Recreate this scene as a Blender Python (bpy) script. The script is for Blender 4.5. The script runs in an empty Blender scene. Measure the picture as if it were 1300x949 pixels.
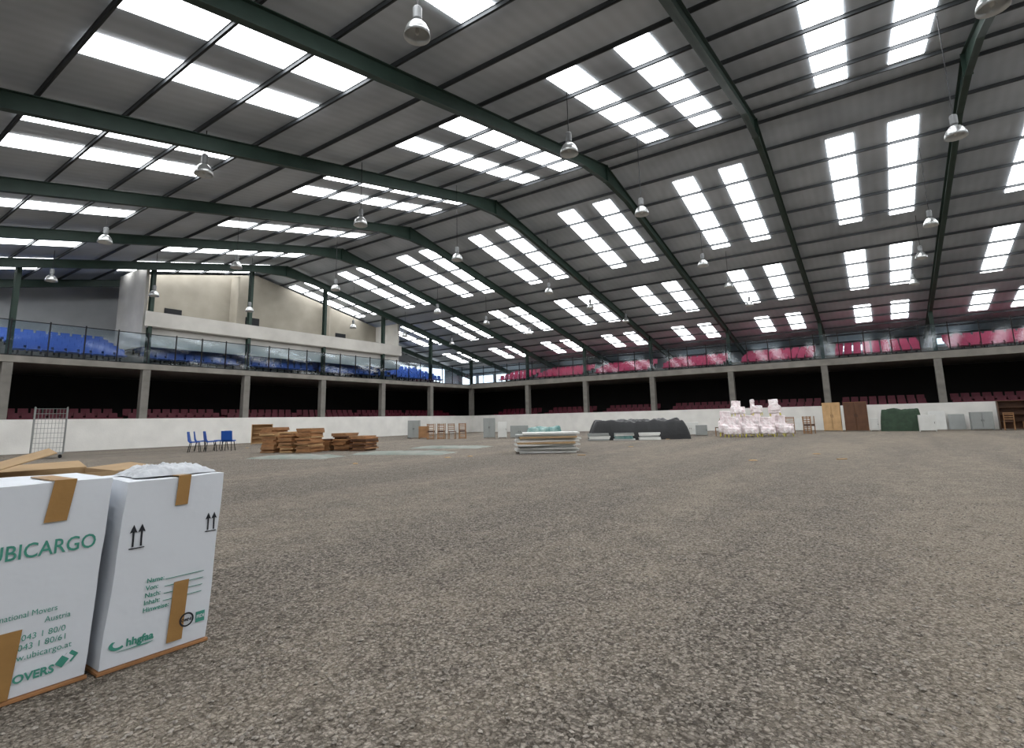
import bpy, bmesh, math, random
import numpy as np
from mathutils import Vector, Matrix, noise
random.seed(7)
scene=bpy.context.scene
COL=scene.collection
try:
    scene.view_settings.view_transform='Standard'
except Exception: pass

# ------------------------------------------------------------------ materials
def srgb(h):
    h=h.lstrip('#'); v=[int(h[i:i+2],16)/255 for i in (0,2,4)]
    return tuple((c/12.92 if c<=.04045 else ((c+.055)/1.055)**2.4) for c in v)+(1,)
def mat(name,col,rough=.7,metal=0,noise_amt=.15,nscale=4,bump=0,bscale=40,spec=.3,col2=None):
    m=bpy.data.materials.new(name); m.use_nodes=True; nt=m.node_tree; N=nt.nodes; L=nt.links
    b=N['Principled BSDF']; c=srgb(col) if isinstance(col,str) else col
    b.inputs['Roughness'].default_value=rough; b.inputs['Metallic'].default_value=metal
    b.inputs['Specular IOR Level'].default_value=spec
    tc=N.new('ShaderNodeTexCoord')
    nz=N.new('ShaderNodeTexNoise'); nz.inputs['Scale'].default_value=nscale; nz.inputs['Detail'].default_value=5
    L.new(tc.outputs['Object'],nz.inputs['Vector'])
    rp=N.new('ShaderNodeValToRGB'); rp.color_ramp.elements[0].position=.3; rp.color_ramp.elements[1].position=.7
    d=srgb(col2) if col2 else tuple(x*(1-noise_amt) for x in c[:3])+(1,)
    rp.color_ramp.elements[0].color=d; rp.color_ramp.elements[1].color=c
    L.new(nz.outputs['Fac'],rp.inputs['Fac']); L.new(rp.outputs['Color'],b.inputs['Base Color'])
    if bump:
        n2=N.new('ShaderNodeTexNoise'); n2.inputs['Scale'].default_value=bscale; L.new(tc.outputs['Object'],n2.inputs['Vector'])
        bp=N.new('ShaderNodeBump'); bp.inputs['Strength'].default_value=bump; bp.inputs['Distance'].default_value=.02
        L.new(n2.outputs['Fac'],bp.inputs['Height']); L.new(bp.outputs['Normal'],b.inputs['Normal'])
    return m
M={}
M['green']=mat('green_painted_steel','#2f4139',.5,0,.25,2)
M['purlin']=mat('dark_galvanised_purlin','#4c4f52',.6,0.2,.2,3)
M['concrete']=mat('grey_concrete','#7d7a74',.85,0,.3,2,.3,30)
M['conc_light']=mat('pale_concrete','#8b8780',.85,0,.3,1.5,.2,30)
M['white_wall']=mat('white_painted_block','#dedcd7',.8,0,.14,1.2,.2,15)
M['box_white']=mat('off_white_render','#c4c1bb',.8,0,.2,.9,.1,15)
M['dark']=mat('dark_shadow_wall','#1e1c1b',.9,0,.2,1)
M['cream']=mat('cream_plaster','#9c968a',.85,0,.25,.8)
M['sheet']=mat('grey_wall_cladding','#b4b6b8',.6,0,.15,1)
M['blue']=mat('blue_seat_plastic','#3d60b0',.4,0,.15,5)
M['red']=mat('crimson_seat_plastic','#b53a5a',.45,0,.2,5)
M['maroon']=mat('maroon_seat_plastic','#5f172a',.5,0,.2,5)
M['black']=mat('black_metal','#15161a',.5,0,.2,5)
M['alu']=mat('spun_aluminium','#c9cbcb',.3,.8,.1,6)
M['grey_housing']=mat('grey_gear_housing','#77797a',.5,.2,.1,6)
M['steel']=mat('galvanised_wire','#9b9d9c',.4,.7,.1,6)
M['wood']=mat('warm_brown_wood','#9c7450',.6,0,.35,3)
M['wood2']=mat('pale_pine_wood','#c09c70',.65,0,.3,3)
M['wood3']=mat('dark_oak_wood','#5d3f2c',.5,0,.3,3)
M['ply']=mat('brown_plywood','#a77850',.7,0,.35,4)
M['card_white']=mat('white_printed_cardboard','#d0d4da',.75,0,.06,3,.12,12)
M['card_brown']=mat('brown_corrugated_cardboard','#a58a68',.85,0,.15,6,.1,30)
M['tape']=mat('tan_packing_tape','#9f7a4a',.35,0,.15,8,.1,30)
M['ink_green']=mat('green_ink','#458d7c',.7,0,.1,20)
M['ink_black']=mat('black_ink','#22242a',.7,0,.1,20)
M['plastic']=mat('crumpled_white_plastic','#bcc0c6',.3,0,.25,6,.6,25,.5)
M['pinkwrap']=mat('milky_pink_stretch_wrap','#f0ebeb',.3,0,.2,5,.6,14,.5,'#d6c2c4')
M['white_lam']=mat('white_laminate','#cfcfcb',.5,0,.1,3)
M['greycab']=mat('grey_metal_cabinet','#8f9290',.5,.1,.1,3)
M['blacktarp']=mat('black_polythene','#0e0f12',.45,0,.3,4,.5,6,.4)
M['greentarp']=mat('dark_green_tarpaulin','#38493a',.7,0,.3,4,.5,10,.2)
M['tealtarp']=mat('teal_tarpaulin','#3f6e6c',.6,0,.3,4,.5,10,.3,'#8fa5a0')
M['paletarp']=mat('dusty_grey_groundsheet','#85857f',.8,0,.3,2,.5,10,.3,'#6a746c')
M['yellow']=mat('yellow_foot','#d9cf4a',.5)
M['chairblue']=mat('royal_blue_plastic','#1e4fa0',.4,0,.1,5)
M['stone']=mat('loose_crushed_stone','#a8a197',.9,0,.3,60,0,40,.2,'#5a544e')

def glass_mat():
    m=bpy.data.materials.new('clear_balustrade_glass'); m.use_nodes=True; nt=m.node_tree; N=nt.nodes; L=nt.links
    for n in list(N): N.remove(n)
    o=N.new('ShaderNodeOutputMaterial'); mx=N.new('ShaderNodeMixShader'); t=N.new('ShaderNodeBsdfTransparent'); g=N.new('ShaderNodeBsdfGlossy')
    t.inputs['Color'].default_value=(.86,.92,.96,1); g.inputs['Roughness'].default_value=.06
    tc=N.new('ShaderNodeTexCoord'); nz=N.new('ShaderNodeTexNoise'); nz.inputs['Scale'].default_value=1.5
    L.new(tc.outputs['Object'],nz.inputs['Vector'])
    fr=N.new('ShaderNodeFresnel'); fr.inputs['IOR'].default_value=1.2
    ad=N.new('ShaderNodeMath'); ad.operation='MULTIPLY_ADD'; ad.inputs[1].default_value=.05
    L.new(nz.outputs['Fac'],ad.inputs[0]); L.new(fr.outputs['Fac'],ad.inputs[2])
    L.new(ad.outputs[0],mx.inputs['Fac']); L.new(t.outputs[0],mx.inputs[1]); L.new(g.outputs[0],mx.inputs[2]); L.new(mx.outputs[0],o.inputs['Surface'])
    return m
M['glass']=glass_mat()
def emis(name,strength,col=(1,1,1)):
    m=bpy.data.materials.new(name); m.use_nodes=True; nt=m.node_tree; N=nt.nodes; L=nt.links
    for n in list(N): N.remove(n)
    o=N.new('ShaderNodeOutputMaterial'); e=N.new('ShaderNodeEmission'); tc=N.new('ShaderNodeTexCoord')
    nz=N.new('ShaderNodeTexNoise'); nz.inputs['Scale'].default_value=1.2; nz.inputs['Detail'].default_value=6
    mp=N.new('ShaderNodeMapping'); mp.inputs['Scale'].default_value=(.5,3,1)
    L.new(tc.outputs['Object'],mp.inputs['Vector']); L.new(mp.outputs[0],nz.inputs['Vector'])
    rp=N.new('ShaderNodeMapRange'); rp.inputs['From Min'].default_value=.3; rp.inputs['From Max'].default_value=.7
    rp.inputs['To Min'].default_value=strength*.6; rp.inputs['To Max'].default_value=strength*1.2
    L.new(nz.outputs['Fac'],rp.inputs['Value']); L.new(rp.outputs[0],e.inputs['Strength'])
    e.inputs['Color'].default_value=col+(1,); L.new(e.outputs[0],o.inputs['Surface']); return m
M['sky']=emis('daylit_translucent_rooflight',9.8,(.965,.985,1))
M['win']=emis('daylit_window_pane',2.5,(.88,.95,1))

def roof_mat():
    m=bpy.data.materials.new('ribbed_grey_roof_sheet'); m.use_nodes=True; nt=m.node_tree; N=nt.nodes; L=nt.links
    b=N['Principled BSDF']; b.inputs['Roughness'].default_value=.6
    tc=N.new('ShaderNodeTexCoord'); w=N.new('ShaderNodeTexWave'); w.bands_direction='Y'; w.inputs['Scale'].default_value=1.0
    w.inputs['Distortion'].default_value=0
    L.new(tc.outputs['Object'],w.inputs['Vector'])
    nz=N.new('ShaderNodeTexNoise'); nz.inputs['Scale'].default_value=.35; nz.inputs['Detail'].default_value=4; L.new(tc.outputs['Object'],nz.inputs['Vector'])
    rp=N.new('ShaderNodeValToRGB'); rp.color_ramp.elements[0].color=srgb('#999fa6'); rp.color_ramp.elements[1].color=srgb('#b8bec5')
    rp.color_ramp.elements[0].position=.35; rp.color_ramp.elements[1].position=.65
    L.new(nz.outputs['Fac'],rp.inputs['Fac'])
    mx=N.new('ShaderNodeMixRGB'); mx.blend_type='MULTIPLY'; mx.inputs['Fac'].default_value=.06
    L.new(rp.outputs['Color'],mx.inputs[1]); L.new(w.outputs['Color'],mx.inputs[2]); L.new(mx.outputs[0],b.inputs['Base Color'])
    bp=N.new('ShaderNodeBump'); bp.inputs['Strength'].default_value=.2; bp.inputs['Distance'].default_value=.02
    L.new(w.outputs['Fac'],bp.inputs['Height']); L.new(bp.outputs['Normal'],b.inputs['Normal']); return m
M['roof']=roof_mat()

def gravel_mat():
    m=bpy.data.materials.new('crushed_stone_gravel'); m.use_nodes=True; nt=m.node_tree; N=nt.nodes; L=nt.links
    b=N['Principled BSDF']; b.inputs['Roughness'].default_value=.9; b.inputs['Specular IOR Level'].default_value=.15
    tc=N.new('ShaderNodeTexCoord')
    def ramp(src,p0,c0,p1,c1):
        r=N.new('ShaderNodeValToRGB'); r.color_ramp.elements[0].position=p0; r.color_ramp.elements[0].color=c0
        r.color_ramp.elements[1].position=p1; r.color_ramp.elements[1].color=c1; L.new(src,r.inputs['Fac']); return r.outputs['Color']
    def mix(t,f,a,c):
        x=N.new('ShaderNodeMixRGB'); x.blend_type=t
        if isinstance(f,float): x.inputs['Fac'].default_value=f
        else: L.new(f,x.inputs['Fac'])
        L.new(a,x.inputs[1]); L.new(c,x.inputs[2]); return x.outputs[0]
    nd=N.new('ShaderNodeTexNoise'); nd.inputs['Scale'].default_value=36; L.new(tc.outputs['Object'],nd.inputs['Vector'])
    vm=N.new('ShaderNodeVectorMath'); vm.operation='MULTIPLY_ADD'; vm.inputs[1].default_value=(.035,.035,.035); L.new(nd.outputs['Color'],vm.inputs[0]); L.new(tc.outputs['Object'],vm.inputs[2])
    v=N.new('ShaderNodeTexVoronoi'); v.inputs['Scale'].default_value=62; L.new(vm.outputs[0],v.inputs['Vector'])
    v2=N.new('ShaderNodeTexVoronoi'); v2.inputs['Scale'].default_value=130; L.new(vm.outputs[0],v2.inputs['Vector'])
    sep=N.new('ShaderNodeSeparateColor'); L.new(v.outputs['Color'],sep.inputs[0])
    stone=ramp(sep.outputs[0],0,srgb('#554f48'),1,srgb('#b4aba0'))
    mp=N.new('ShaderNodeMapping'); mp.inputs['Rotation'].default_value=(0,0,math.radians(-28)); mp.inputs['Scale'].default_value=(.07,.5,1)
    L.new(tc.outputs['Object'],mp.inputs['Vector'])
    n1=N.new('ShaderNodeTexNoise'); n1.inputs['Scale'].default_value=1.0; n1.inputs['Detail'].default_value=8; n1.inputs['Roughness'].default_value=.62; n1.inputs['Distortion'].default_value=.4; L.new(mp.outputs[0],n1.inputs['Vector'])
    n3=N.new('ShaderNodeTexNoise'); n3.inputs['Scale'].default_value=2.2; n3.inputs['Detail'].default_value=9; n3.inputs['Roughness'].default_value=.78; L.new(tc.outputs['Object'],n3.inputs['Vector'])
    g=N.new('ShaderNodeMath'); g.operation='MULTIPLY_ADD'; g.inputs[1].default_value=.45
    L.new(n3.outputs['Fac'],g.inputs[0]); 
    g2=N.new('ShaderNodeMath'); g2.operation='MULTIPLY'; g2.inputs[1].default_value=.55; L.new(n1.outputs['Fac'],g2.inputs[0]); L.new(g2.outputs[0],g.inputs[2])
    sx=N.new('ShaderNodeSeparateXYZ'); L.new(tc.outputs['Object'],sx.inputs[0])
    gr=N.new('ShaderNodeMapRange'); gr.inputs['From Min'].default_value=-4; gr.inputs['From Max'].default_value=9; gr.inputs['To Min'].default_value=.05; gr.inputs['To Max'].default_value=-.02
    L.new(sx.outputs['Y'],gr.inputs['Value'])
    g4=N.new('ShaderNodeMath'); g4.operation='ADD'; L.new(g.outputs[0],g4.inputs[0]); L.new(gr.outputs[0],g4.inputs[1])
    dirt=ramp(g4.outputs[0],.43,(0,0,0,1),.61,(1,1,1,1))
    dcol=ramp(n3.outputs['Fac'],.3,srgb('#968a7a'),.7,srgb('#b5a998'))
    f_=N.new('ShaderNodeMath'); f_.operation='MULTIPLY'; f_.inputs[1].default_value=.6; L.new(dirt,f_.inputs[0])
    c=mix('MIX',f_.outputs[0],stone,dcol)
    gap=ramp(v.outputs['Distance'],.3,(1,1,1,1),.85,(.3,.28,.26,1))
    c=mix('MULTIPLY',.8,c,gap)
    big=ramp(g4.outputs[0],.40,(.84,.83,.82,1),.58,(1,1,1,1))
    c=mix('MULTIPLY',.8,c,big)
    L.new(c,b.inputs['Base Color'])
    inv=N.new('ShaderNodeMath'); inv.operation='SUBTRACT'; inv.inputs[0].default_value=1; L.new(v.outputs['Distance'],inv.inputs[1])
    ad=N.new('ShaderNodeMath'); ad.operation='MULTIPLY_ADD'; ad.inputs[1].default_value=-.4; L.new(v2.outputs['Distance'],ad.inputs[0]); L.new(inv.outputs[0],ad.inputs[2])
    bp=N.new('ShaderNodeBump'); bp.inputs['Strength'].default_value=1.0; bp.inputs['Distance'].default_value=.02
    L.new(ad.outputs[0],bp.inputs['Height']); L.new(bp.outputs['Normal'],b.inputs['Normal']); return m
M['gravel']=gravel_mat()

# ------------------------------------------------------------------ mesh helpers
class MB:
    def __init__(s): s.v=[]; s.f=[]; s.m=[]
    def add(s,vs,fs,mi=0):
        n=len(s.v); s.v+= [tuple(v) for v in vs]; s.f+=[tuple(i+n for i in f) for f in fs]; s.m+=[mi]*len(fs)
    def box(s,x0,x1,y0,y1,z0,z1,mi=0,T=None):
        vs=[Vector(p) for p in [(x0,y0,z0),(x1,y0,z0),(x1,y1,z0),(x0,y1,z0),(x0,y0,z1),(x1,y0,z1),(x1,y1,z1),(x0,y1,z1)]]
        if T: vs=[T@v for v in vs]
        s.add(vs,[(0,3,2,1),(4,5,6,7),(0,1,5,4),(1,2,6,5),(2,3,7,6),(3,0,4,7)],mi)
    def cyl(s,a,b,r,r2=None,n=10,mi=0,cap=True):
        a=Vector(a);b=Vector(b);r2=r if r2 is None else r2
        q=(b-a).to_track_quat('Z','Y')
        vs=[];
        for (c,rr) in ((a,r),(b,r2)):
            for i in range(n):
                t=2*math.pi*i/n; vs.append(c+q@Vector((rr*math.cos(t),rr*math.sin(t),0)))
        fs=[(i,(i+1)%n,n+(i+1)%n,n+i) for i in range(n)]
        if cap: fs+=[tuple(range(n-1,-1,-1)),tuple(range(n,2*n))]
        s.add(vs,fs,mi)
    def lathe(s,prof,n=24,mi=0):
        vs=[];
        for (r,z) in prof:
            for i in range(n):
                t=2*math.pi*i/n; vs.append((r*math.cos(t),r*math.sin(t),z))
        fs=[]
        for k in range(len(prof)-1):
            for i in range(n): fs.append((k*n+i,k*n+(i+1)%n,(k+1)*n+(i+1)%n,(k+1)*n+i))
        s.add(vs,fs,mi)
    def prism(s,prof,x0,x1,mi=0,axis='X'):
        n=len(prof)
        if axis=='X': vs=[(x0,a,b) for a,b in prof]+[(x1,a,b) for a,b in prof]
        elif axis=='Y': vs=[(a,x0,b) for a,b in prof]+[(a,x1,b) for a,b in prof]
        else: vs=[(a,b,x0) for a,b in prof]+[(a,b,x1) for a,b in prof]
        fs=[tuple(range(n)),tuple(range(2*n-1,n-1,-1))]+[(i,n+i,n+(i+1)%n,(i+1)%n) for i in range(n)]
        s.add(vs,fs,mi)
    def mesh(s,name,mats,smooth=False,fixn=True):
        me=bpy.data.meshes.new(name); me.from_pydata(s.v,[],s.f)
        for m in (mats if isinstance(mats,(list,tuple)) else [mats]): me.materials.append(M[m])
        me.polygons.foreach_set('material_index',s.m)
        if fixn:
            bm=bmesh.new(); bm.from_mesh(me); bmesh.ops.recalc_face_normals(bm,faces=bm.faces); bm.to_mesh(me); bm.free()
        if smooth: me.polygons.foreach_set('use_smooth',[True]*len(me.polygons))
        me.update(); return me
def ob(name,me,loc=(0,0,0),rz=0,parent=None,label=None,cat=None,group=None,kind=None,scale=None,rot=None):
    o=bpy.data.objects.new(name,me); COL.objects.link(o); o.location=loc
    o.rotation_euler=rot if rot else (0,0,rz)
    if scale: o.scale=scale
    if parent: o.parent=parent
    if label: o['label']=label
    if cat: o['category']=cat
    if group: o['group']=group
    if kind: o['kind']=kind
    return o
def empty(name,loc,rz=0,label=None,cat=None,group=None,rot=None):
    o=ob(name,None,loc,rz,None,label,cat,group,rot=rot); o.empty_display_size=.2; return o
def dup(root,loc,rz=None,label=None,rot=None,scale=None):
    c=root.copy(); COL.objects.link(c); c.location=loc
    if rz is not None: c.rotation_euler=(0,0,rz)
    if rot is not None: c.rotation_euler=rot
    if scale: c.scale=scale
    if label: c['label']=label
    for ch in root.children:
        k=ch.copy(); k.parent=c; COL.objects.link(k)
    return c
def kill(root):
    for c in list(root.children)+[root]: bpy.data.objects.remove(c)
def bevel(o,w=.01,seg=2):
    m=o.modifiers.new('bevel','BEVEL'); m.width=w; m.segments=seg; return o
def struct(name,mb,m,label=None): 
    return ob(name,mb.mesh(name,m),kind='structure',label=label)

# ------------------------------------------------------------------ camera (fitted)
f=662.9; pitch=math.radians(8.805); roll=math.radians(1.192); yaw=math.radians(34.557); CH=1.101
fh=Vector((math.cos(yaw),math.sin(yaw),0)); rt=Vector((math.sin(yaw),-math.cos(yaw),0)); up=Vector((0,0,1))
F=fh*math.cos(pitch)+up*math.sin(pitch); U=-fh*math.sin(pitch)+up*math.cos(pitch)
R=rt*math.cos(roll)-U*math.sin(roll); U=rt*math.sin(roll)+U*math.cos(roll)
cd=bpy.data.cameras.new('camera'); cam=bpy.data.objects.new('camera',cd); COL.objects.link(cam)
cd.sensor_width=36; cd.sensor_fit='HORIZONTAL'; cd.lens=f/1300*36; cd.shift_y=-44.5/1300; cd.clip_end=300; cd.clip_start=.05
mw=Matrix.Identity(4)
for i in range(3): mw[i][0]=R[i]; mw[i][1]=U[i]; mw[i][2]=-F[i]; 
mw[0][3]=0;mw[1][3]=0;mw[2][3]=CH
cam.matrix_world=mw
scene.camera=cam

# ------------------------------------------------------------------ dimensions
XR,YL=40.93,33.22; RX,RZ,SL=20.0,11.48,.207
Y0=-3.35; ZF=4.29
XW,YW=47.6,40.6
XB,YB=-7.0,-15.5
def zroof(x,off=.72): return RZ+off-SL*abs(x-RX)

mb=MB(); mb.box(XB,XW,YB,YW,-.2,0); struct('floor',mb,'gravel')
def wallbox(name,*a,m='sheet'):
    mb=MB(); mb.box(*a); return struct(name,mb,m)
def gable(name,y0,y1,m):
    mb=MB(); pr=[(XB,-.2),(XW,-.2),(XW,zroof(XW)+.1),(RX,zroof(RX)+.1),(XB,zroof(XB)+.1)]
    mb.prism(pr,y0,y1,axis='Y'); return struct(name,mb,m)
gable('wall_north',YW,YW+.2,'sheet'); gable('wall_south',YB-.2,YB,'sheet')
wallbox('wall_east',XW,XW+.2,YB,YW,-.2,zroof(XW)+.1)
wallbox('wall_west',XB-.2,XB,YB,YW,-.2,zroof(XB)+.1)
mb=MB()
for (a,b) in ((XB-.2,RX),(RX,XW+.2)):
    mb.add([(a,YB-.2,zroof(a)),(b,YB-.2,zroof(b)),(b,YW+.2,zroof(b)),(a,YW+.2,zroof(a)),(a,YB-.2,zroof(a)+.1),(b,YB-.2,zroof(b)+.1),(b,YW+.2,zroof(b)+.1),(a,YW+.2,zroof(a)+.1)],
      [(0,3,2,1),(4,5,6,7),(0,1,5,4),(1,2,6,5),(2,3,7,6),(3,0,4,7)])
struct('ceiling',mb,'roof')
wn=1
groups=[(-5.2,-.4),(2.9,8.0),(11.5,19.4),(22.7,29.4),(32.5,37.6),(40.3,43.4)]
cache={}
for (a,b) in groups:
    for k in range(-2,7):
        y=Y0+6*k
        for (p,q) in ((1.02,1.92),(3.02,3.92)):
            key=(a,b)
            if key not in cache:
                mb=MB(); za,zb=zroof(a)-zroof((a+b)/2),zroof(b)-zroof((a+b)/2)
                xm=(a+b)/2
                mb.add([(a-xm,0,za-.03),(b-xm,0,zb-.03),(b-xm,.90,zb-.03),(a-xm,.90,za-.03),(a-xm,0,za-.005),(b-xm,0,zb-.005),(b-xm,.90,zb-.005),(a-xm,.90,za-.005)],
                   [(0,3,2,1),(4,5,6,7),(0,1,5,4),(1,2,6,5),(2,3,7,6),(3,0,4,7)])
                cache[key]=mb.mesh('rooflight','sky')
            if y+q>YW: continue
            ob('window_%d'%wn,cache[key],((a+b)/2,y+p,zroof((a+b)/2)),kind='structure'); wn+=1
ps=1.67
xs=[RX+s*(.45+ps*i) for i in range(17) for s in (1,-1) if XB<RX+s*(.45+ps*i)<XW]
mb=MB(); mb.box(-.016,.016,YB+.1,YW-.1,-.11,0); mb.box(-.016,.035,YB+.1,YW-.1,-.11,-.098); mb.box(-.035,.016,YB+.1,YW-.1,-.012,0)
pm=mb.mesh('purlin','purlin')
for x in xs:
    ob('roof_purlin',pm,(x,0,zroof(x)-.05),label='dark cold-formed steel purlin running under the roof sheets',cat='roof beam',group='roof purlins')
def rafter_mesh():
    mb=MB(); 
    def beam(x0,x1):
        n=8
        for i in range(n):
            a=x0+(x1-x0)*i/n; b=x0+(x1-x0)*(i+1)/n
            def dep(x):
                t=abs(x-RX); return .44+max(0,(2.2-t))*.14
            za,zb=zroof(a,.48),zroof(b,.48); da,db=dep(a),dep(b)
            def seg(w,ta,ba,tb,bb):
                vs=[(a,-w,ba),(b,-w,bb),(b,w,bb),(a,w,ba),(a,-w,ta),(b,-w,tb),(b,w,tb),(a,w,ta)]
                mb.add(vs,[(0,3,2,1),(4,5,6,7),(0,1,5,4),(1,2,6,5),(2,3,7,6),(3,0,4,7)])
            seg(.012,za,za-da,zb,zb-db); seg(.095,za,za-.02,zb,zb-.02); seg(.095,za-da+.02,za-da,zb-db+.02,zb-db)
    beam(XB+.05,RX-2.2);beam(RX-2.2,RX);beam(RX,RX+2.2);beam(RX+2.2,XW-.05)
    mb.box(RX-.02,RX+.02,-.12,.12,zroof(RX,.48)-.75,zroof(RX,.48))
    for x in (XR,-1): mb.box(x-.02,x+.02,-.1,.1,zroof(x,.48)-.5,zroof(x,.48))
    return mb.mesh('portal_rafter','green')
rm=rafter_mesh()
for k in range(-2,8):
    y=Y0+6*k
    if y<YW: ob('roof_rafter',rm,(0,y,0),label='dark green steel I-beam portal rafter bending at the ridge',cat='roof beam',group='green portal rafters')

def column(x,y,ztop,rz,lab):
    e=empty('column',(x,y,0),rz,lab,'column','green and concrete columns')
    mb=MB(); mb.box(-.19,.19,-.19,.19,0,ZF-.01); ob('concrete_pier',mb.mesh('pier','concrete'),parent=e,label='square grey concrete pier')
    mb=MB(); mb.box(-.1,.1,-.01,.01,ZF,ztop); mb.box(-.1,.1,-.14,-.12,ZF,ztop); mb.box(-.1,.1,.12,.14,ZF,ztop); mb.box(-.01,.01,-.12,.12,ZF,ztop)
    mb.box(-.16,.16,-.2,.2,ZF,ZF+.03)
    ob('steel_post',mb.mesh('post','green'),parent=e,label='dark green steel upper post')
    return e
for k in range(-2,6):
    column(XR+.22,Y0+6*k,RZ-SL*(XR-RX)-.02,math.pi/2,'square concrete pier with dark green steel post above, beside stand')
column(XR+.22,YL+.22,RZ-SL*(XR-RX)-.02,0,'corner concrete pier with dark green steel post')
for i in range(1,8):
    x=XR-5.724*i
    column(x,YL+.22,zroof(x)-.22,0,'square concrete pier with dark green steel post above, beside stand')

wallbox('trim_1',XB,XR+.02,YL-.2,YL,0,1.59,m='white_wall')
wallbox('trim_2',XR,XR+.02,YB,YL-.2,0,1.59,m='white_wall')
wallbox('trim_3',XB,XR,YL,YL+.45,ZF,4.60,m='conc_light')
wallbox('trim_4',XR,XR+.45,YB,YL+.45,ZF,4.72,m='conc_light')
CX,CY=37.6,30.6
def tiers(name,side,z0,rows,dz,dep,lo,hi,m,start):
    mb=MB()
    for r in range(rows):
        a=start+dep*r; b=(YW if side=='L' else XW) if r==rows-1 else start+dep*(r+1)
        zb=z0-.3 if z0>4 else 0
        if side=='L': mb.box(lo,hi,a,b,zb,z0+dz*r)
        else: mb.box(a,b,lo,hi,zb,z0+dz*r)
    return struct(name,mb,m)
tiers('trim_5','L',4.6,5,.27,.85,XB,CX,'concrete',YL+.45)
tiers('trim_6','R',4.6,4,.22,.85,YB,CY,'concrete',XR+.45)
mb=MB(); mb.box(CX,XW,YL+.45,YW,4.3,4.6); mb.box(XR+.45,XW,CY,YL+.45,4.3,4.6); struct('trim_9',mb,'concrete')
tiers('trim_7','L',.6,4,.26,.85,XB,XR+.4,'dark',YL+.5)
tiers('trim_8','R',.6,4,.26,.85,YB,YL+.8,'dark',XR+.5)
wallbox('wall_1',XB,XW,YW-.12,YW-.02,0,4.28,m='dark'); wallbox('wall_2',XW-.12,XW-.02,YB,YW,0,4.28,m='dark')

xa,xb=12.0,31.4
YBX=YL+4.2
def seat_profile():
    return [(-.40,.42),(-.38,.46),(-.05,.42),(.0,.46),(.07,.84),(.10,.84),(.05,.42),(.0,.36),(-.3,.39)]
def seat_mb(mb,mi,T=None):
    pr=seat_profile(); n=len(pr)
    vs=[Vector((-.21,a,b)) for a,b in pr]+[Vector((.21,a,b)) for a,b in pr]
    fs=[tuple(range(n)),tuple(range(2*n-1,n-1,-1))]+[(i,n+i,n+(i+1)%n,(i+1)%n) for i in range(n)]
    if T: vs=[T@v for v in vs]
    mb.add(vs,fs,mi)
    vs=[Vector(p) for p in [(-.03,-.1,0),(.03,-.1,0),(.03,.0,0),(-.03,.0,0),(-.03,-.1,.4),(.03,-.1,.4),(.03,0,.4),(-.03,0,.4)]]
    if T: vs=[T@v for v in vs]
    mb.add(vs,[(0,1,5,4),(1,2,6,5),(2,3,7,6),(3,0,4,7)],3)
SMATS=['blue','red','maroon','black']
sm={}
for i,c in enumerate(('blue','red','maroon')):
    mb=MB(); seat_mb(mb,i); sm[c]=mb.mesh('seat_'+c,SMATS)
slots=[]
def addrow(side,r,z0,dz,start,lo,hi,colr,level):
    per=5.724 if side=='L' else 6.0
    base=XR-5.724*8 if side=='L' else Y0-12
    n=10 if side=='L' else 9
    k=0
    while base+per*k<hi:
        for i in range(n):
            t=base+per*k+ (per-n*.53)/2+.26+.53*i
            if t<lo or t>hi: continue
            if side=='L' and level==1 and xa-.4<t<xb+.4 and (abs(t-xa)<.5 or abs(t-xb)<.5 or r>3): continue
            if side=='L': loc=(t,start+.85*r+.55,z0+dz*r); rz=0
            else: loc=(start+.85*r+.55,t,z0+dz*r); rz=-math.pi/2
            slots.append((Vector(loc),rz,colr,level))
        k+=1
for r in range(5): addrow('L',r,4.6,.27,YL+.45,-2,CX-.3,'blue',1)
for r in range(4): addrow('R',r,4.6,.22,XR+.45,-12,CY-.3,'red',1)
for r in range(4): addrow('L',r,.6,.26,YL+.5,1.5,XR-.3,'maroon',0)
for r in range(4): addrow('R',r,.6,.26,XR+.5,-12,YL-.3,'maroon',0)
def inview(v):
    d=v-Vector((0,0,CH)); w=d.dot(F)
    return w>0 and abs(d.dot(R)/w*f)<660
vis=[s for s in slots if inview(s[0])]
vis.sort(key=lambda s:(s[0]-Vector((0,0,CH))).length+(0 if s[3] else 6))
keep=vis[:300]; kid=set(id(s) for s in keep)
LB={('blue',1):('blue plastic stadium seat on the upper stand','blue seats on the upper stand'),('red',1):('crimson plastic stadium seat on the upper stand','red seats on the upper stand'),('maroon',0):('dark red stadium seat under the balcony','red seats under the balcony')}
for s in keep:
    lb=LB[(s[2],s[3])]
    ob('stadium_seat',sm[s[2]],s[0],s[1],label=lb[0],cat='seat',group=lb[1])
mb=MB()
for s in slots:
    if id(s) in kid: continue
    T=Matrix.Translation(s[0])@Matrix.Rotation(s[1],4,'Z'); seat_mb(mb,['blue','red','maroon'].index(s[2]),T)
ob('stadium_seat_rows',mb.mesh('seat_rows',SMATS,fixn=False),label='rows of blue and crimson plastic stadium seats on the stands',cat='seats',kind='stuff')

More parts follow.
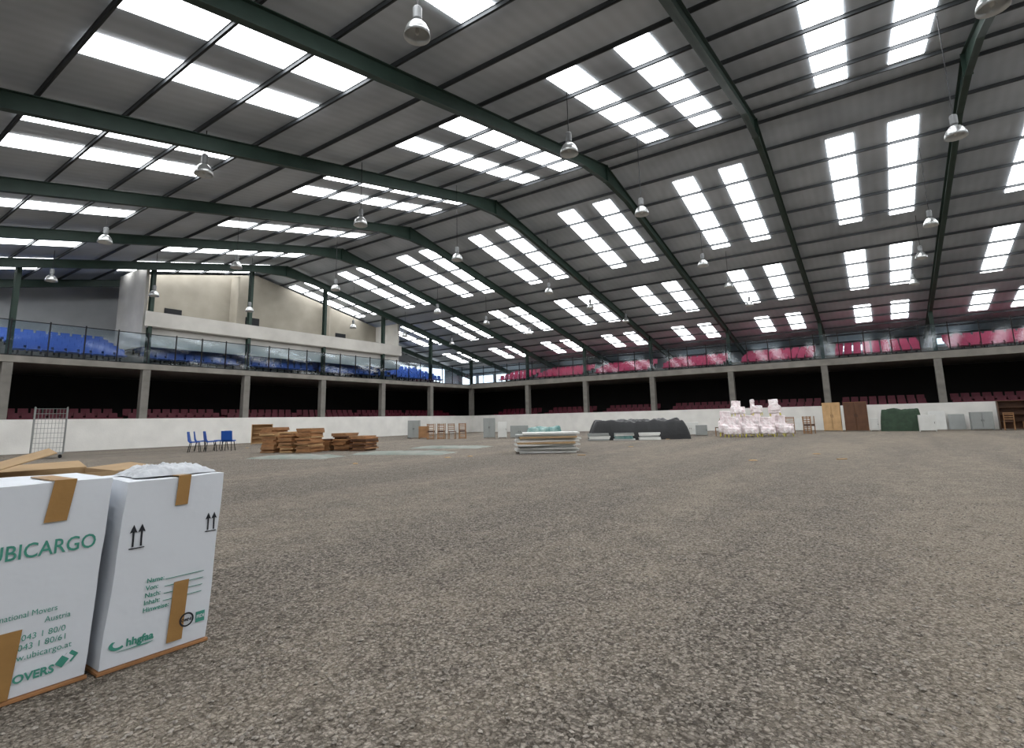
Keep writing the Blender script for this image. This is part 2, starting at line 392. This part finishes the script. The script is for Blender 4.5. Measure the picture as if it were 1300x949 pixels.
gm=MB(); gm.box(.03,1.39,-.006,.006,.05,1.66); gme=gm.mesh('pane','glass')
pm_=MB(); pm_.box(-.025,.025,-.03,.03,0,1.76); pme=pm_.mesh('post','black')
rm_=MB(); rm_.box(.03,1.40,-.02,.02,1.66,1.70); rme=rm_.mesh('rail','black')
rm2=MB(); rm2.box(.03,1.40,-.02,.02,0,.05); rme2=rm2.mesh('rail','black')
def balus(x,y,z,rz,lab):
    e=empty('glass_balustrade_panel',(x,y,z),rz,lab,'railing','glass balustrade along the stands')
    ob('glass_pane',gme,parent=e); ob('post',pme,parent=e); ob('top_rail',rme,parent=e); ob('bottom_rail',rme2,parent=e)
for i in range(33): balus(XR-.05-1.431*(i+1),YL+.03,4.60,0,'tall clear glass balustrade panel with black metal post')
for i in range(31): balus(XR+.03,YL-.05-1.431*i,4.72,-math.pi/2,'tall clear glass balustrade panel with black metal post')

# press box
wallbox('wall_3',xa,xb,YL+.02,YL+.12,6.75,7.6,m='box_white')
wallbox('wall_5',xa+.15,xb-.15,YL+.12,YL+3.3,6.7,6.85,m='box_white')
wallbox('wall_6',xa,xa+.15,YL+.35,YBX,5.6,zroof(xa)-.25,m='box_white')
wallbox('wall_7',xb-.15,xb,YL+.35,YL+3.3,5.6,zroof(xb)-.25,m='box_white')
wallbox('wall_8',xa+.15,xb-.15,YL+.35,YL+.43,5.62,6.7,m='box_white')
def zr(x): return zroof(x)-.25
mb=MB(); pr=[(xa+.15,6.85)]+[(xb-.15,6.85),(xb-.15,zr(xb)),(RX,zr(RX)),(xa+.15,zr(xa))]
mb.prism(pr,YL+3.2,YL+3.35,axis='Y'); struct('wall_4',mb,'cream')
# recessed middle bay opening (dark doorway strip) and small hatches
for n,(x,ww,z0,z1) in enumerate(((14.2,.9,7.7,8.5),(19.4,.9,7.7,8.7),(27,.9,7.7,8.5))):
    mb=MB(); mb.box(x,x+ww,YL+3.12,YL+3.19,z0,z1); mb.box(x-.05,x+ww+.05,YL+3.14,YL+3.19,z0-.05,z1+.05); struct('window_%d'%(400+n),mb,'black')
for n,x in enumerate((18.2,25.6)):
    wallbox('wall_%d'%(20+n),x,x+.12,YL+2.2,YL+3.2,6.86,zroof(x)-.5,m='cream')
k=500
for x in (34.5,38.2,40.6,43.0): 
    mb=MB(); mb.box(x,x+2.0,YW-.06,YW-.02,5.0 if x>36 else 6.3,7.0 if x>36 else 7.4); struct('window_%d'%k,mb,'win'); k+=1
for y in (38,35.5,33,30.8,24,18,12,6,0,-6):
    mb=MB(); mb.box(XW-.06,XW-.02,y,y+2.0,5.0 if y>30 else 5.8,6.2); struct('window_%d'%k,mb,'win'); k+=1
mb=MB(); mb.box(XB,XB+3,YW-.06,YW-.02,4.9,5.9); struct('window_%d'%k,mb,'win'); k+=1

# lamps
def lamp_proto():
    e=empty('high_bay_lamp',(0,0,-50),0,'aluminium high-bay dome lamp hanging on a thin rod','lamp','hanging high-bay lamps')
    mb=MB(); mb.lathe([(.05,.30),(.11,.27),(.17,.20),(.215,.10),(.235,0),(.245,-.0),(.225,.10),(.178,.21),(.115,.285),(.05,.315)],28)
    ob('reflector',mb.mesh('reflector','alu',smooth=True),parent=e)
    mb=MB(); mb.lathe([(.001,.60),(.07,.60),(.085,.58),(.085,.36),(.06,.33),(.055,.30),(.001,.30)],16)
    ob('gear_housing',mb.mesh('housing','grey_housing',smooth=False),parent=e)
    mb=MB(); mb.lathe([(.001,.30),(.035,.15),(.045,.10),(.03,.05),(.001,.04)],12)
    ob('bulb',mb.mesh('bulb','white_lam',smooth=True),parent=e)
    mb=MB(); mb.cyl((0,0,0),(0,0,1),.012,n=6)
    ob('suspension_rod',mb.mesh('rod','black'),(0,0,.6),parent=e)
    return e
LP=lamp_proto()
for x in (6.4,11.6,16.85,24.7,29.9,35.7):
    for j in range(5):
        y=-2.4+8.42*j; X=x
        if x<7:
            if j==0: continue
            X,y=[0,(6.15,6.2),(6.45,14.8),(6.9,23.4),(7.4,31.6)][j]
        e=dup(LP,(X,y,8.05 if x<35 else 8.0))
        for c in e.children:
            if c.name.startswith('suspension'): c.scale=(1,1,zroof(X)-e.location.z-.62)
kill(LP)

# ================================================================== foreground cartons
def carton_mesh(w,d,h,m,seed,lean,amp=.006):
    bm=bmesh.new(); bmesh.ops.create_cube(bm,size=1)
    bmesh.ops.subdivide_edges(bm,edges=bm.edges,cuts=9,use_grid_fill=True)
    for v in bm.verts:
        p=Vector((v.co.x*w,v.co.y*d,(v.co.z+.5)*h))
        n=noise.noise_vector(p*4+Vector((seed,0,0)))*amp + noise.noise_vector(p*12+Vector((seed,5,0)))*amp*.35
        fy=0.12 if p.y<-d/2+.001 else 1
        u=v.co.x+.5; sh=(lean[0]*(1-u)+lean[1]*u)*p.z/h
        v.co=p+Vector((n.x+sh,n.y*fy,n.z if p.z>h*.9 else 0))
    me=bpy.data.meshes.new('carton'); bm.to_mesh(me); bm.free(); me.materials.append(M[m])
    return me
def text(parent,s,x,y,z,size,m,align='LEFT',bold=0,name='printed_text',sx=1):
    cu=bpy.data.curves.new('t','FONT'); cu.body=s; cu.size=size; cu.align_x=align; cu.offset=bold; cu.resolution_u=3
    t=bpy.data.objects.new('t',cu); COL.objects.link(t); bpy.context.view_layer.update()
    me=bpy.data.meshes.new_from_object(t.evaluated_get(bpy.context.evaluated_depsgraph_get())); bpy.data.objects.remove(t)
    me.materials.clear(); me.materials.append(M[m])
    return ob(name,me,(x,y,z),rot=(math.pi/2,0,0),parent=parent,scale=(sx,1,1))
C2=empty('moving_carton',(1.02,3.0,.02),0,'tall white printed moving carton with tan tape on gravel','cardboard box','white moving cartons')
H=.825; W2=.46; L2=(.055,.045)
ob('carton_body',carton_mesh(W2,.5,H,'card_white',3,L2),(W2/2,.25,0),parent=C2)
def sh2(x,z): u=x/W2; return x+(L2[0]*(1-u)+L2[1]*u)*z/H
def tape(parent,x0,x1,z0,z1,over=0,dx=.0,y=-.008,fn=None):
    mb=MB(); n=8; fn=fn or (lambda x,z:x)
    for i in range(n):
        za=z0+(z1-z0)*i/n; zb=z0+(z1-z0)*(i+1)/n; da=dx*i/n; db=dx*(i+1)/n
        a0,a1,b0,b1=fn(x0+da,za),fn(x1+da,za),fn(x0+db,zb),fn(x1+db,zb)
        mb.add([(a0,y,za),(a1,y,za),(b1,y,zb),(b0,y,zb),(a0,y+.003,za),(a1,y+.003,za),(b1,y+.003,zb),(b0,y+.003,zb)],
          [(0,3,2,1),(4,5,6,7),(0,1,5,4),(1,2,6,5),(2,3,7,6),(3,0,4,7)])
    if over: mb.box(fn(x0+dx,z1),fn(x1+dx,z1),y,over,z1,z1+.004)
    return ob('tape',mb.mesh('tape','tape'),parent=parent)
tape(C2,.225,.285,H-.14,H+.004,.3,fn=sh2); tape(C2,.27,.34,.03,.31,fn=sh2)
def arrows(parent,x,z,s):
    mb=MB()
    for k in (0,1):
        a=x+k*s*.48
        mb.prism([(a+.10*s,z+.1*s),(a+.20*s,z+.1*s),(a+.20*s,z+1.05*s),(a+.36*s,z+1.0*s),(a+.15*s,z+1.5*s),(a-.06*s,z+1.0*s),(a+.10*s,z+1.05*s)],-.004,-.001,axis='Y')
    mb.box(x-.06*s,x+.84*s,-.004,-.001,z-.04*s,z+.02*s)
    ob('printed_arrows',mb.mesh('arrows','ink_black'),parent=parent)
arrows(C2,sh2(.045,.57),.510,.072); arrows(C2,sh2(.395,.57),.53,.062)
for i,s in enumerate(['Name:','Von:','Nach:','Inhalt:','Hinweise:']):
    z=.335-.033*i; text(C2,s,sh2(.145,z),-.004,z,.029,'ink_green',bold=.0006)
    if i<4:
        mb=MB(); a=sh2(.23,z); mb.box(a,a+.18,-.004,-.001,z-.002,z+.000); ob('printed_line',mb.mesh('line','ink_green'),parent=C2)
text(C2,'hhgfaa',.10,-.004,.075,.045,'ink_green',bold=.0018)
mb=MB()
pts=[(.03+.03*math.cos(a)*1.1+.035,.09+.022*math.sin(a)) for a in np.linspace(2.2,5.6,12)]
pin=[(.03+.02*math.cos(a)*1.1+.039,.094+.015*math.sin(a)) for a in np.linspace(5.6,2.2,12)]
mb.prism(pts+pin,-.004,-.001,axis='Y'); mb.prism([(.065,.06),(.185,.058),(.215,.064),(.185,.063)],-.004,-.001,axis='Y')
ob('printed_emblem',mb.mesh('swoosh','ink_green'),parent=C2)
mb=MB(); n=28; ex=.358
for i in range(n):
    a=2*math.pi*i/n;b=2*math.pi*(i+1)/n
    for r0,r1 in ((.026,.034),):
        mb.add([(ex+r0*math.cos(a),-.010,.115+r0*math.sin(a)),(ex+r1*math.cos(a),-.010,.115+r1*math.sin(a)),(ex+r1*math.cos(b),-.010,.115+r1*math.sin(b)),(ex+r0*math.cos(b),-.010,.115+r0*math.sin(b))],[(0,1,2,3)])
ob('printed_emblem',mb.mesh('ring','ink_black'),parent=C2); text(C2,'OMNI',ex,-.010,.108,.019,'ink_black','CENTER',bold=.0008)
mb=MB(); mb.box(.405,.448,-.004,-.001,.085,.135); ob('printed_emblem',mb.mesh('sq','ink_green'),parent=C2)
text(C2,'FIDI',.4075,-.006,.105,.022,'card_white',bold=.0006)
C1=empty('moving_carton',(.405,3.03,.02),0,'wide white printed moving carton with tan tape, top flaps taped','cardboard box','white moving cartons')
L1=(.04,.04); H1=.85
def sh1(x,z): return x+.04*z/H1
ob('carton_body',carton_mesh(.575,.50,H1,'card_white',9,L1),(.2875,.25,0),parent=C1)
tape(C1,.34,.42,H1-.17,H1+.004,.35,dx=.015,fn=sh1); tape(C1,.25,.32,.0,.26,dx=.01,fn=sh1)
text(C1,'UBICARGO',sh1(.545,.56),-.004,.545,.086,'ink_green','RIGHT',bold=.0008,sx=.84)
text(C1,'International Movers',sh1(.44,.3),-.004,.305,.034,'ink_green','RIGHT',bold=.0,sx=.85)
text(C1,'Austria',sh1(.49,.26),-.004,.265,.034,'ink_green','RIGHT',bold=.0,sx=.9)
text(C1,'0043 1 80/0',sh1(.48,.2),-.004,.212,.034,'ink_green','RIGHT',bold=.0)
text(C1,'0043 1 80/61',sh1(.49,.17),-.004,.175,.034,'ink_green','RIGHT',bold=.0)
text(C1,'www.ubicargo.at',sh1(.51,.13),-.004,.137,.034,'ink_green','RIGHT',bold=.0)
text(C1,'HOMOVERS',sh1(.46,.06),-.004,.052,.045,'ink_green','RIGHT',bold=.0014)
mb=MB()
for k in range(3): 
    x=.52-.016*k; z=.092-.006*k; mb.prism([(x-.024,z),(x,z+.028),(x+.024,z+.008),(x,z-.02)],-.004-.0005*k,-.001,axis='Y',mi=k%2)
ob('printed_emblem',mb.mesh('diamond',['ink_green','card_white']),parent=C1)
mb=MB(); mb.box(.0,.475,.0,.54,0,.012); 
ob('plywood_board',mb.mesh('board','ply'),(1.012,2.985,.004),label='thin brown plywood board under moving carton',cat='board',group='boards under cartons')
mb=MB(); mb.box(.0,.59,.0,.54,0,.012); 
ob('plywood_board',mb.mesh('board','ply'),(.395,3.015,.004),.0,label='thin brown plywood board under moving carton',cat='board',group='boards under cartons')
C3=empty('open_carton',(.62,3.62,.0),0,'open brown cardboard carton with raised flaps behind white cartons','cardboard box')
mb=MB(); w_,d_,h_=.62,.5,.86
mb.box(0,w_,0,.008,0,h_); mb.box(0,w_,d_-.008,d_,0,h_); mb.box(0,.008,0.008,d_-.008,0,h_); mb.box(w_-.008,w_,.008,d_-.008,0,h_); mb.box(0,w_,0,d_,0,.01)
ob('carton_body',mb.mesh('body','card_brown'),parent=C3)
def flap(pts,t=.006):
    mb=MB(); n=Vector(pts[1])-Vector(pts[0]); q=(Vector(pts[2])-Vector(pts[0])); nn=n.cross(q).normalized()*t
    vs=[Vector(p) for p in pts]; vs+= [v+nn for v in vs]
    mb.add(vs,[(0,1,2,3),(7,6,5,4),(0,4,5,1),(1,5,6,2),(2,6,7,3),(3,7,4,0)])
    ob('flap',mb.mesh('flap','card_brown'),parent=C3)
flap([(0,0.1,h_),(0,d_,h_),(.42,d_-.02,h_+.13),(.40,.25,h_+.11)])
flap([(w_,.02,h_),(w_,d_,h_),(w_+.22,d_-.05,h_+.02),(w_+.22,.06,h_+.01)])
flap([(0,d_,h_),(w_,d_,h_),(w_+.02,d_+.22,h_+.03),(.03,d_+.22,h_+.02)])
def crumple(w,d,h,seed,m,nx=34,ny=22,name='p',flat=.0,box=0,rough=.22):
    mb=MB(); vs=[];fs=[]
    for j in range(ny+1):
        for i in range(nx+1):
            u=i/nx*2-1; v=j/ny*2-1
            r=max(0,1-abs(u)**3)*max(0,1-abs(v)**3)
            e=1+.12*noise.noise(Vector((u*2+seed,v*2,0)))*(.4 if box else 1)
            if box:
                r=min(1,(1-abs(u))*7)*min(1,(1-abs(v))*4)
                z=h*r**.6*(.84+rough*noise.noise(Vector((u*w*.9+seed,v*d*.9,3)))+rough*.3*noise.noise(Vector((u*w*3,v*d*3,seed))))
            else:
                p=Vector((u*w*3,v*d*3,seed))
                z=h*r**.5*(.65+.5*abs(noise.noise(p*2.2/max(w,.3)*.6))+.25*noise.noise(p*6/max(w,.3)*.6))
            vs.append((u*w/2*e,v*d/2*e,max(0,z)+flat))
    for j in range(ny):
        for i in range(nx): a=j*(nx+1)+i; fs.append((a,a+1,a+nx+2,a+nx+1))
    mb.add(vs,fs); return mb.mesh(name,m,smooth=True)
ob('plastic_sheet',crumple(.38,.34,.06,3,'plastic'),(1.33,3.24,.852),label='crumpled white plastic film on top of carton',cat='plastic sheet')

# ================================================================== loose stones near camera
rng=np.random.default_rng(3)
ico=bmesh.new(); bmesh.ops.create_icosphere(ico,subdivisions=1,radius=1); iv=np.array([v.co[:] for v in ico.verts]); ifc=np.array([[v.index for v in fc.verts] for fc in ico.faces]); ico.free()
N_=6500; V=[];Fc=[]
r_=1.2+7.5*rng.random(N_)**1.2; th=np.radians(rng.uniform(-14,84,N_))
for i in range(N_):
    x,y=r_[i]*math.cos(th[i]),r_[i]*math.sin(th[i])
    if .25<x<1.6 and 2.85<y<4.3: continue
    s=rng.uniform(.004,.012)
    vv=iv*rng.uniform(.6,1.25,(len(iv),1))*s*np.array([rng.uniform(.8,1.5),rng.uniform(.8,1.3),rng.uniform(.5,.8)])
    a=rng.uniform(0,6.28); Rm=np.array([[math.cos(a),-math.sin(a),0],[math.sin(a),math.cos(a),0],[0,0,1]])
    vv=vv@Rm.T+np.array([x,y,s*.3]); n0=len(V)*len(iv); V.append(vv); Fc.append(ifc+n0)
me=bpy.data.meshes.new('stones'); me.from_pydata(np.concatenate(V).tolist(),[],np.concatenate(Fc).tolist()); me.materials.append(M['stone'])
ob('gravel_stones',me,label='loose grey-brown crushed stones scattered over the floor',cat='gravel',kind='stuff')

# ================================================================== stored goods
def bx(m,*a): mb=MB(); mb.box(*a); return mb.mesh('b',m)
def roll_cage(loc,rz):
    e=empty('roll_cage',loc,rz,'tall galvanised wire roll cage trolley beside the white wall','trolley')
    W,D,Hh=.95,.7,1.95
    mb=MB(); mb.box(-W/2,W/2,-D/2,D/2,.14,.18); ob('base',mb.mesh('base','steel'),parent=e)
    for s in (-1,1):
        mb=MB(); x=s*W/2
        mb.cyl((x,-D/2,.18),(x,-D/2,Hh),.025,n=8); mb.cyl((x,D/2,.18),(x,D/2,Hh),.025,n=8); mb.cyl((x,-D/2,Hh),(x,D/2,Hh),.025,n=8)
        for i in range(1,7): y=-D/2+D*i/7; mb.cyl((x,y,.18),(x,y,Hh),.006,n=5)
        for i in range(1,9): z=.18+(Hh-.18)*i/9; mb.cyl((x,-D/2,z),(x,D/2,z),.006,n=5)
        ob('side_panel',mb.mesh('side','steel'),parent=e)
    mb=MB(); y=D/2
    for i in range(1,9): x=-W/2+W*i/9; mb.cyl((x,y,.18),(x,y,Hh-.02),.006,n=5)
    for i in range(0,10): z=.2+(Hh-.24)*i/9; mb.cyl((-W/2,y,z),(W/2,y,z),.008,n=5)
    ob('back_panel',mb.mesh('back','steel'),parent=e)
    for sx in (-1,1):
        for sy in (-1,1):
            mb=MB(); mb.cyl((sx*(W/2-.08),sy*(D/2-.08)-.02,.06),(sx*(W/2-.08),sy*(D/2-.08)+.02,.06),.06,n=14); mb.box(sx*(W/2-.08)-.015,sx*(W/2-.08)+.015,sy*(D/2-.08)-.03,sy*(D/2-.08)+.03,.1,.14)
            ob('caster',mb.mesh('caster','black'),parent=e)
roll_cage((6.7,26.6,0),-.25)
def blue_chair():
    e=empty('plastic_chair',(0,0,-40),0,'royal blue plastic stacking chair on black legs','chair','blue plastic chairs')
    pr=[(-.23,.42),(-.21,.47),(.14,.45),(.19,.52),(.26,.88),(.295,.88),(.24,.48),(.17,.40)]
    mb=MB(); mb.prism(pr,-.23,.23); o=ob('seat_shell',mb.mesh('shell','chairblue'),parent=e); bevel(o,.01)
    for sx in (-1,1):
        for sy in (-1,1):
            mb=MB(); mb.cyl((sx*.17,sy*.15,.43),(sx*.22,sy*.22,0),.016,n=8); ob('leg',mb.mesh('leg','black'),parent=e)
    return e
BC=blue_chair()
for (x,y,rz) in [(11.17,24.6,1.0),(11.72,24.35,1.3),(12.35,24.06,2.3),(11.80,25.45,1.1),(12.55,25.1,-2.6)]: dup(BC,(x,y,0),rz)
kill(BC)
def wood_chair(name,m,seatm,label,grp):
    e=empty(name,(0,0,-40),0,label,'chair',grp)
    mb=MB(); mb.box(-.22,.22,-.22,.22,.43,.48); o=ob('seat',mb.mesh('seat',seatm),parent=e); bevel(o,.012)
    for sx in (-1,1):
        mb=MB(); mb.box(sx*.2-.018,sx*.2+.018,-.21,-.175,0,.43); ob('front_leg',mb.mesh('leg',m),parent=e)
        mb=MB(); mb.prism([(.17,0),(.21,0),(.225,.45),(.28,.95),(.245,.95),(.185,.45)],sx*.2-.018,sx*.2+.018); ob('back_leg',mb.mesh('leg',m),parent=e)
    mb=MB()
    for z in (.58,.70,.82,.90): yy=.205+(z-.45)*.11; mb.box(-.19,.19,yy-.01,yy+.012,z,z+.045)
    ob('backrest',mb.mesh('back',m),parent=e)
    return e
WC=wood_chair('dining_chair','wood','wood3','brown wooden dining chair with slatted back','stacked wooden chairs')
random.seed(4)
dirv=Vector((.56,-.83))
for i in range(4):
    p=Vector((24.5,23.2))+dirv*(i*.66); dup(WC,(p.x,p.y,0),random.uniform(-.1,.1)-.97+math.pi)
    if i!=2:
        dup(WC,(p.x,p.y,.965),None,'brown wooden dining chair turned upside down on another chair',rot=(math.pi,0,random.uniform(-.1,.1)-.97))
for (x,y,rz) in [(30.2,7.1,2.4),(33.6,3.2,1.2),(33.3,4.1,1.7)]: dup(WC,(x,y,0),rz)
dup(WC,(33.6,3.2,.965),None,'brown wooden dining chair turned upside down on another chair',rot=(math.pi,0,1.2+math.pi))
for (x,y,rz) in [(38.9,-5.8,1.5),(38.8,-6.6,1.7)]: dup(WC,(x,y,0),rz)
kill(WC)
def board(w,d,t,m): return bx(m,-w/2,w/2,-d/2,d/2,0,t)
def pile(cx,cy,ang,n,w,d,t,ms,label,grp,name='wooden_board',jit=.06,seed=0):
    rr=random.Random(seed); meshes=[board(w*rr.uniform(.85,1.05),d*rr.uniform(.9,1.05),t*.94,m) for m in ms for _ in range(2)]
    z=.012
    for i in range(n):
        ob(name,rr.choice(meshes),(cx+rr.uniform(-jit,jit),cy+rr.uniform(-jit,jit),z),ang+rr.uniform(-.1,.1),label=label,cat='board',group=grp); z+=t
ang=math.atan2(-.96,.28)
for k,(cx,cy,n) in enumerate([(12.25,20.25,16),(12.5,19.40,13),(12.7,18.55,15)]):
    pile(cx,cy,ang,n,.66,.85,.062,['wood2','wood','ply'],'flat brown wooden panel stacked in a pile on gravel','first pile of wooden panels',seed=k,jit=.06)
for k,(cx,cy,n) in enumerate([(14.0,19.1,8),(14.2,18.2,12),(14.35,17.3,10)]):
    pile(cx,cy,ang,n,.70,.9,.058,['ply','wood','wood3'],'rough brown wooden panel stacked in a low pile','second pile of wooden panels',jit=.08,seed=20+k)
pile(15.3,9.2,math.atan2(-.81,.59),11,2.1,1.2,.06,['white_lam','greycab','white_lam','card_brown'],'large pale board lying in a flat stack on gravel','stack of pale boards',jit=.12,seed=50)
ob('tarpaulin',crumple(3.6,1.6,.10,12,'paletarp'),(13.4,14.0,.0),ang,label='dusty grey tarpaulin spread flat on gravel',cat='tarpaulin')
ob('tarpaulin',crumple(3.2,1.6,.08,15,'paletarp'),(17.0,15.0,.0),ang,label='dusty grey tarpaulin spread flat on gravel',cat='tarpaulin')
ob('tarpaulin',crumple(3.0,1.3,.10,17,'paletarp'),(10.6,16.2,.0),ang,label='crumpled pale tarpaulin spread beside wooden panels',cat='tarpaulin')
ob('tarpaulin',crumple(2.0,1.5,.75,19,'tealtarp',box=1),(26.3,16.0,.0),-.9,label='teal and grey tarpaulin draped over a low pile',cat='tarpaulin')
ob('covered_pile',crumple(4.9,1.9,1.1,31,'blacktarp',90,34,box=1,rough=.17),(26.1,10.25,.0),math.atan2(-.88,.48),label='long heap of goods under black polythene sheeting',cat='covered pile')
for k,(x,y,a) in enumerate([(23.9,11.4,-1.1),(24.4,10.3,-1.0),(24.9,9.2,-1.1)]):
    pile(x,y,a,5,1.0,.35,.07,['greycab','white_lam','tealtarp'],'pale board lying at foot of black sheeting','boards beside black sheeting',seed=70+k,jit=.03)
def cabinet(name,x,y,rz,w,d,h,m,label,doors=2,shelf=False,cat='cabinet',dm=None):
    e=empty(name,(x,y,0),rz,label,cat)
    mb=MB(); t=.03
    mb.box(-w/2,-w/2+t,-d/2,d/2,0,h); mb.box(w/2-t,w/2,-d/2,d/2,0,h); mb.box(-w/2+t,w/2-t,-d/2,d/2,h-t,h); mb.box(-w/2+t,w/2-t,-d/2,d/2,.05,.05+t); mb.box(-w/2+t,w/2-t,d/2-.02,d/2,.08,h-t)
    if shelf:
        for i in range(1,4): z=.08+(h-.1)*i/4; mb.box(-w/2+t,w/2-t,-d/2+.02,d/2-.02,z,z+.02)
    ob('body',mb.mesh('body',m),parent=e)
    if not shelf:
        dw=w/doors
        for i in range(doors):
            a=-w/2+dw*i+.006; dd=ob('door',bx(dm or m,0,dw-.012,-.022,0,.06,h-.015),(a,-d/2-.002,0),parent=e); bevel(dd,.004)
            ob('handle',bx('black',dw*(.88 if i%2==0 else .08),dw*(.88 if i%2==0 else .08)+.02,-.045,-.022,h*.48,h*.58),parent=dd)
    return e
face=-.97
cabinet('metal_cabinet',26.0,26.2,face,.78,.5,1.2,'greycab','grey metal cabinet standing on gravel')
cabinet('bedside_cabinet',25.6,24.9,face,.6,.5,.8,'wood','small brown wooden bedside cabinet on gravel',1)
cabinet('metal_cabinet',26.6,20.2,face,.72,.5,1.25,'greycab','grey metal cabinet beside stacked chairs')
cabinet('wooden_cabinet',26.9,19.4,face,.55,.5,1.0,'white_lam','pale wooden cabinet beside stacked chairs',1)
cabinet('metal_cabinet',27.0,18.2,face,1.1,.6,.75,'greycab','low grey metal cabinet on gravel')
cabinet('shelf_unit',17.1,29.6,-.6,1.1,.35,1.15,'wood2','light brown wooden shelf unit near the white wall',2,True,'shelf')
cabinet('white_cabinet',31.4,9.1,face-.3,.9,.6,.75,'white_lam','low white cabinet beside black sheeting')
cabinet('low_cabinet',30.4,8.2,face-.3,.6,.6,.6,'greycab','low grey cabinet beside black sheeting',1)
cabinet('wardrobe',38.3,2.35,-math.pi/2,.95,.55,1.75,'wood2','light brown wooden wardrobe against the white wall')
cabinet('wardrobe',38.3,1.1,-math.pi/2,1.2,.55,1.75,'wood','dark-framed brown wooden wardrobe against the white wall',2,dm='wood3')
cabinet('bedside_cabinet',38.4,.22,-math.pi/2,.42,.45,.75,'white_lam','small white bedside cabinet with door',1)
ob('covered_pile',crumple(2.0,1.0,1.5,41,'greentarp',60,30,box=1,rough=.09),(38.4,-1.08,0),-math.pi/2,label='furniture covered by dark green tarpaulin by the wall',cat='covered pile')
cabinet('white_cabinet',37.2,-2.2,-math.pi/2,.75,.55,.9,'white_lam','white appliance-like cabinet beside green tarpaulin',1)
cabinet('white_cabinet',39.4,-4.75,-math.pi/2,.95,.6,1.0,'greycab','pale grey cabinet standing by the white wall')
cabinet('wardrobe',39.3,-7.5,-math.pi/2,.9,.6,1.3,'white_lam','white wardrobe by the white wall')
cabinet('shelf_unit',39.9,-6.2,-math.pi/2,1.3,.5,1.6,'wood3','dark brown wooden shelf unit by the white wall',2,True,'shelf')
for k,(y,w,h,m) in enumerate([(-2.9,.8,1.1,'white_lam'),(-3.8,.75,.9,'greycab'),(4.6,.9,.8,'white_lam'),(5.7,.7,.6,'wood2')]):
    ob('leaning_panel',bx(m,-.015,.015,-w/2,w/2,0,h),(40.55,y,.01),rot=(0,.2,0),label='flat %s panel leaning against the white wall'%{'white_lam':'white','greycab':'grey','wood2':'pine'}[m],cat='panel',group='leaning panels')
def wrapped():
    e=empty('wrapped_armchair',(0,0,-40),0,'upholstered armchair wrapped in milky pink plastic film','chair','plastic-wrapped armchairs')
    bm=bmesh.new()
    def b(x0,x1,y0,y1,z0,z1):
        r=bmesh.ops.create_cube(bm,size=1)
        for v in r['verts']: v.co=Vector(((x0+x1)/2+v.co.x*(x1-x0),(y0+y1)/2+v.co.y*(y1-y0),(z0+z1)/2+v.co.z*(z1-z0)))
    b(-.27,.27,-.30,.25,.16,.46); b(-.25,.25,.14,.32,.3,1.02); b(-.34,-.24,-.28,.28,.16,.62); b(.24,.34,-.28,.28,.16,.62)
    me=bpy.data.meshes.new('wrap'); bm.to_mesh(me); bm.free(); me.materials.append(M['pinkwrap'])
    o=ob('wrapped_body',me,parent=e)
    rmh=o.modifiers.new('remesh','REMESH'); rmh.mode='VOXEL'; rmh.voxel_size=.035
    smo=o.modifiers.new('smooth','SMOOTH'); smo.iterations=6
    tx=bpy.data.textures.new('crease','CLOUDS'); tx.noise_scale=.14
    dm=o.modifiers.new('d','DISPLACE'); dm.texture=tx; dm.strength=.07
    bpy.context.view_layer.update()
    me2=bpy.data.meshes.new_from_object(o.evaluated_get(bpy.context.evaluated_depsgraph_get())); o.modifiers.clear(); o.data=me2
    for sx in (-1,1):
        for sy in (-1,1):
            mb=MB(); mb.cyl((sx*.26,sy*.22,.18),(sx*.28,sy*.25,0),.025,.018,n=8); ob('foot',mb.mesh('foot','yellow'),parent=e)
    return e
WA=wrapped()
pl=Vector((.60,-.80)); base=Vector((28.2,6.1)); random.seed(9)
for i in range(4):
    p=base+pl*(i*.90); dup(WA,(p.x,p.y,0),-.97+random.uniform(-.4,.4),scale=(1,1,[1,1.05,.95,1.02][i]))
for i in range(4):
    p=base+pl*(i*.92+.3)+Vector((1.1,.82)); dup(WA,(p.x,p.y,0),-.97+random.uniform(-.4,.4),scale=(1.05,1,[1.3,1.5,1.35,1.5][i]))
for i,(s_,z_) in enumerate(((.45,1.03),(1.45,1.06),(2.4,1.03))):
    p=base+pl*s_+Vector((.15,.11)); dup(WA,(p.x,p.y,z_),None,'armchair wrapped in milky film stacked on other armchairs',rot=(.08*(i-1),.06,-.97+1.3*i),scale=(.85,.85,.8))
kill(WA)
random.seed(12)
dm_=[crumple(.2,.14,.03,s,'card_brown',8,6) for s in (1,2)]+[bx('wood2',-.12,.12,-.03,.03,0,.02)]
for i in range(14):
    a=math.radians(random.uniform(2,62)); r=random.uniform(14,30)
    if i in (3,9): continue
    ob('litter_scrap',dm_[i%3],(r*math.cos(a),r*math.sin(a),.01),random.uniform(0,6),label='small pale scrap of %s lying on gravel'%('wood' if i%3==2 else 'cardboard'),cat='litter',group='scraps on the floor')

w=bpy.data.worlds.new('world'); scene.world=w; w.use_nodes=True; w.node_tree.nodes['Background'].inputs[0].default_value=(.6,.7,.8,1)
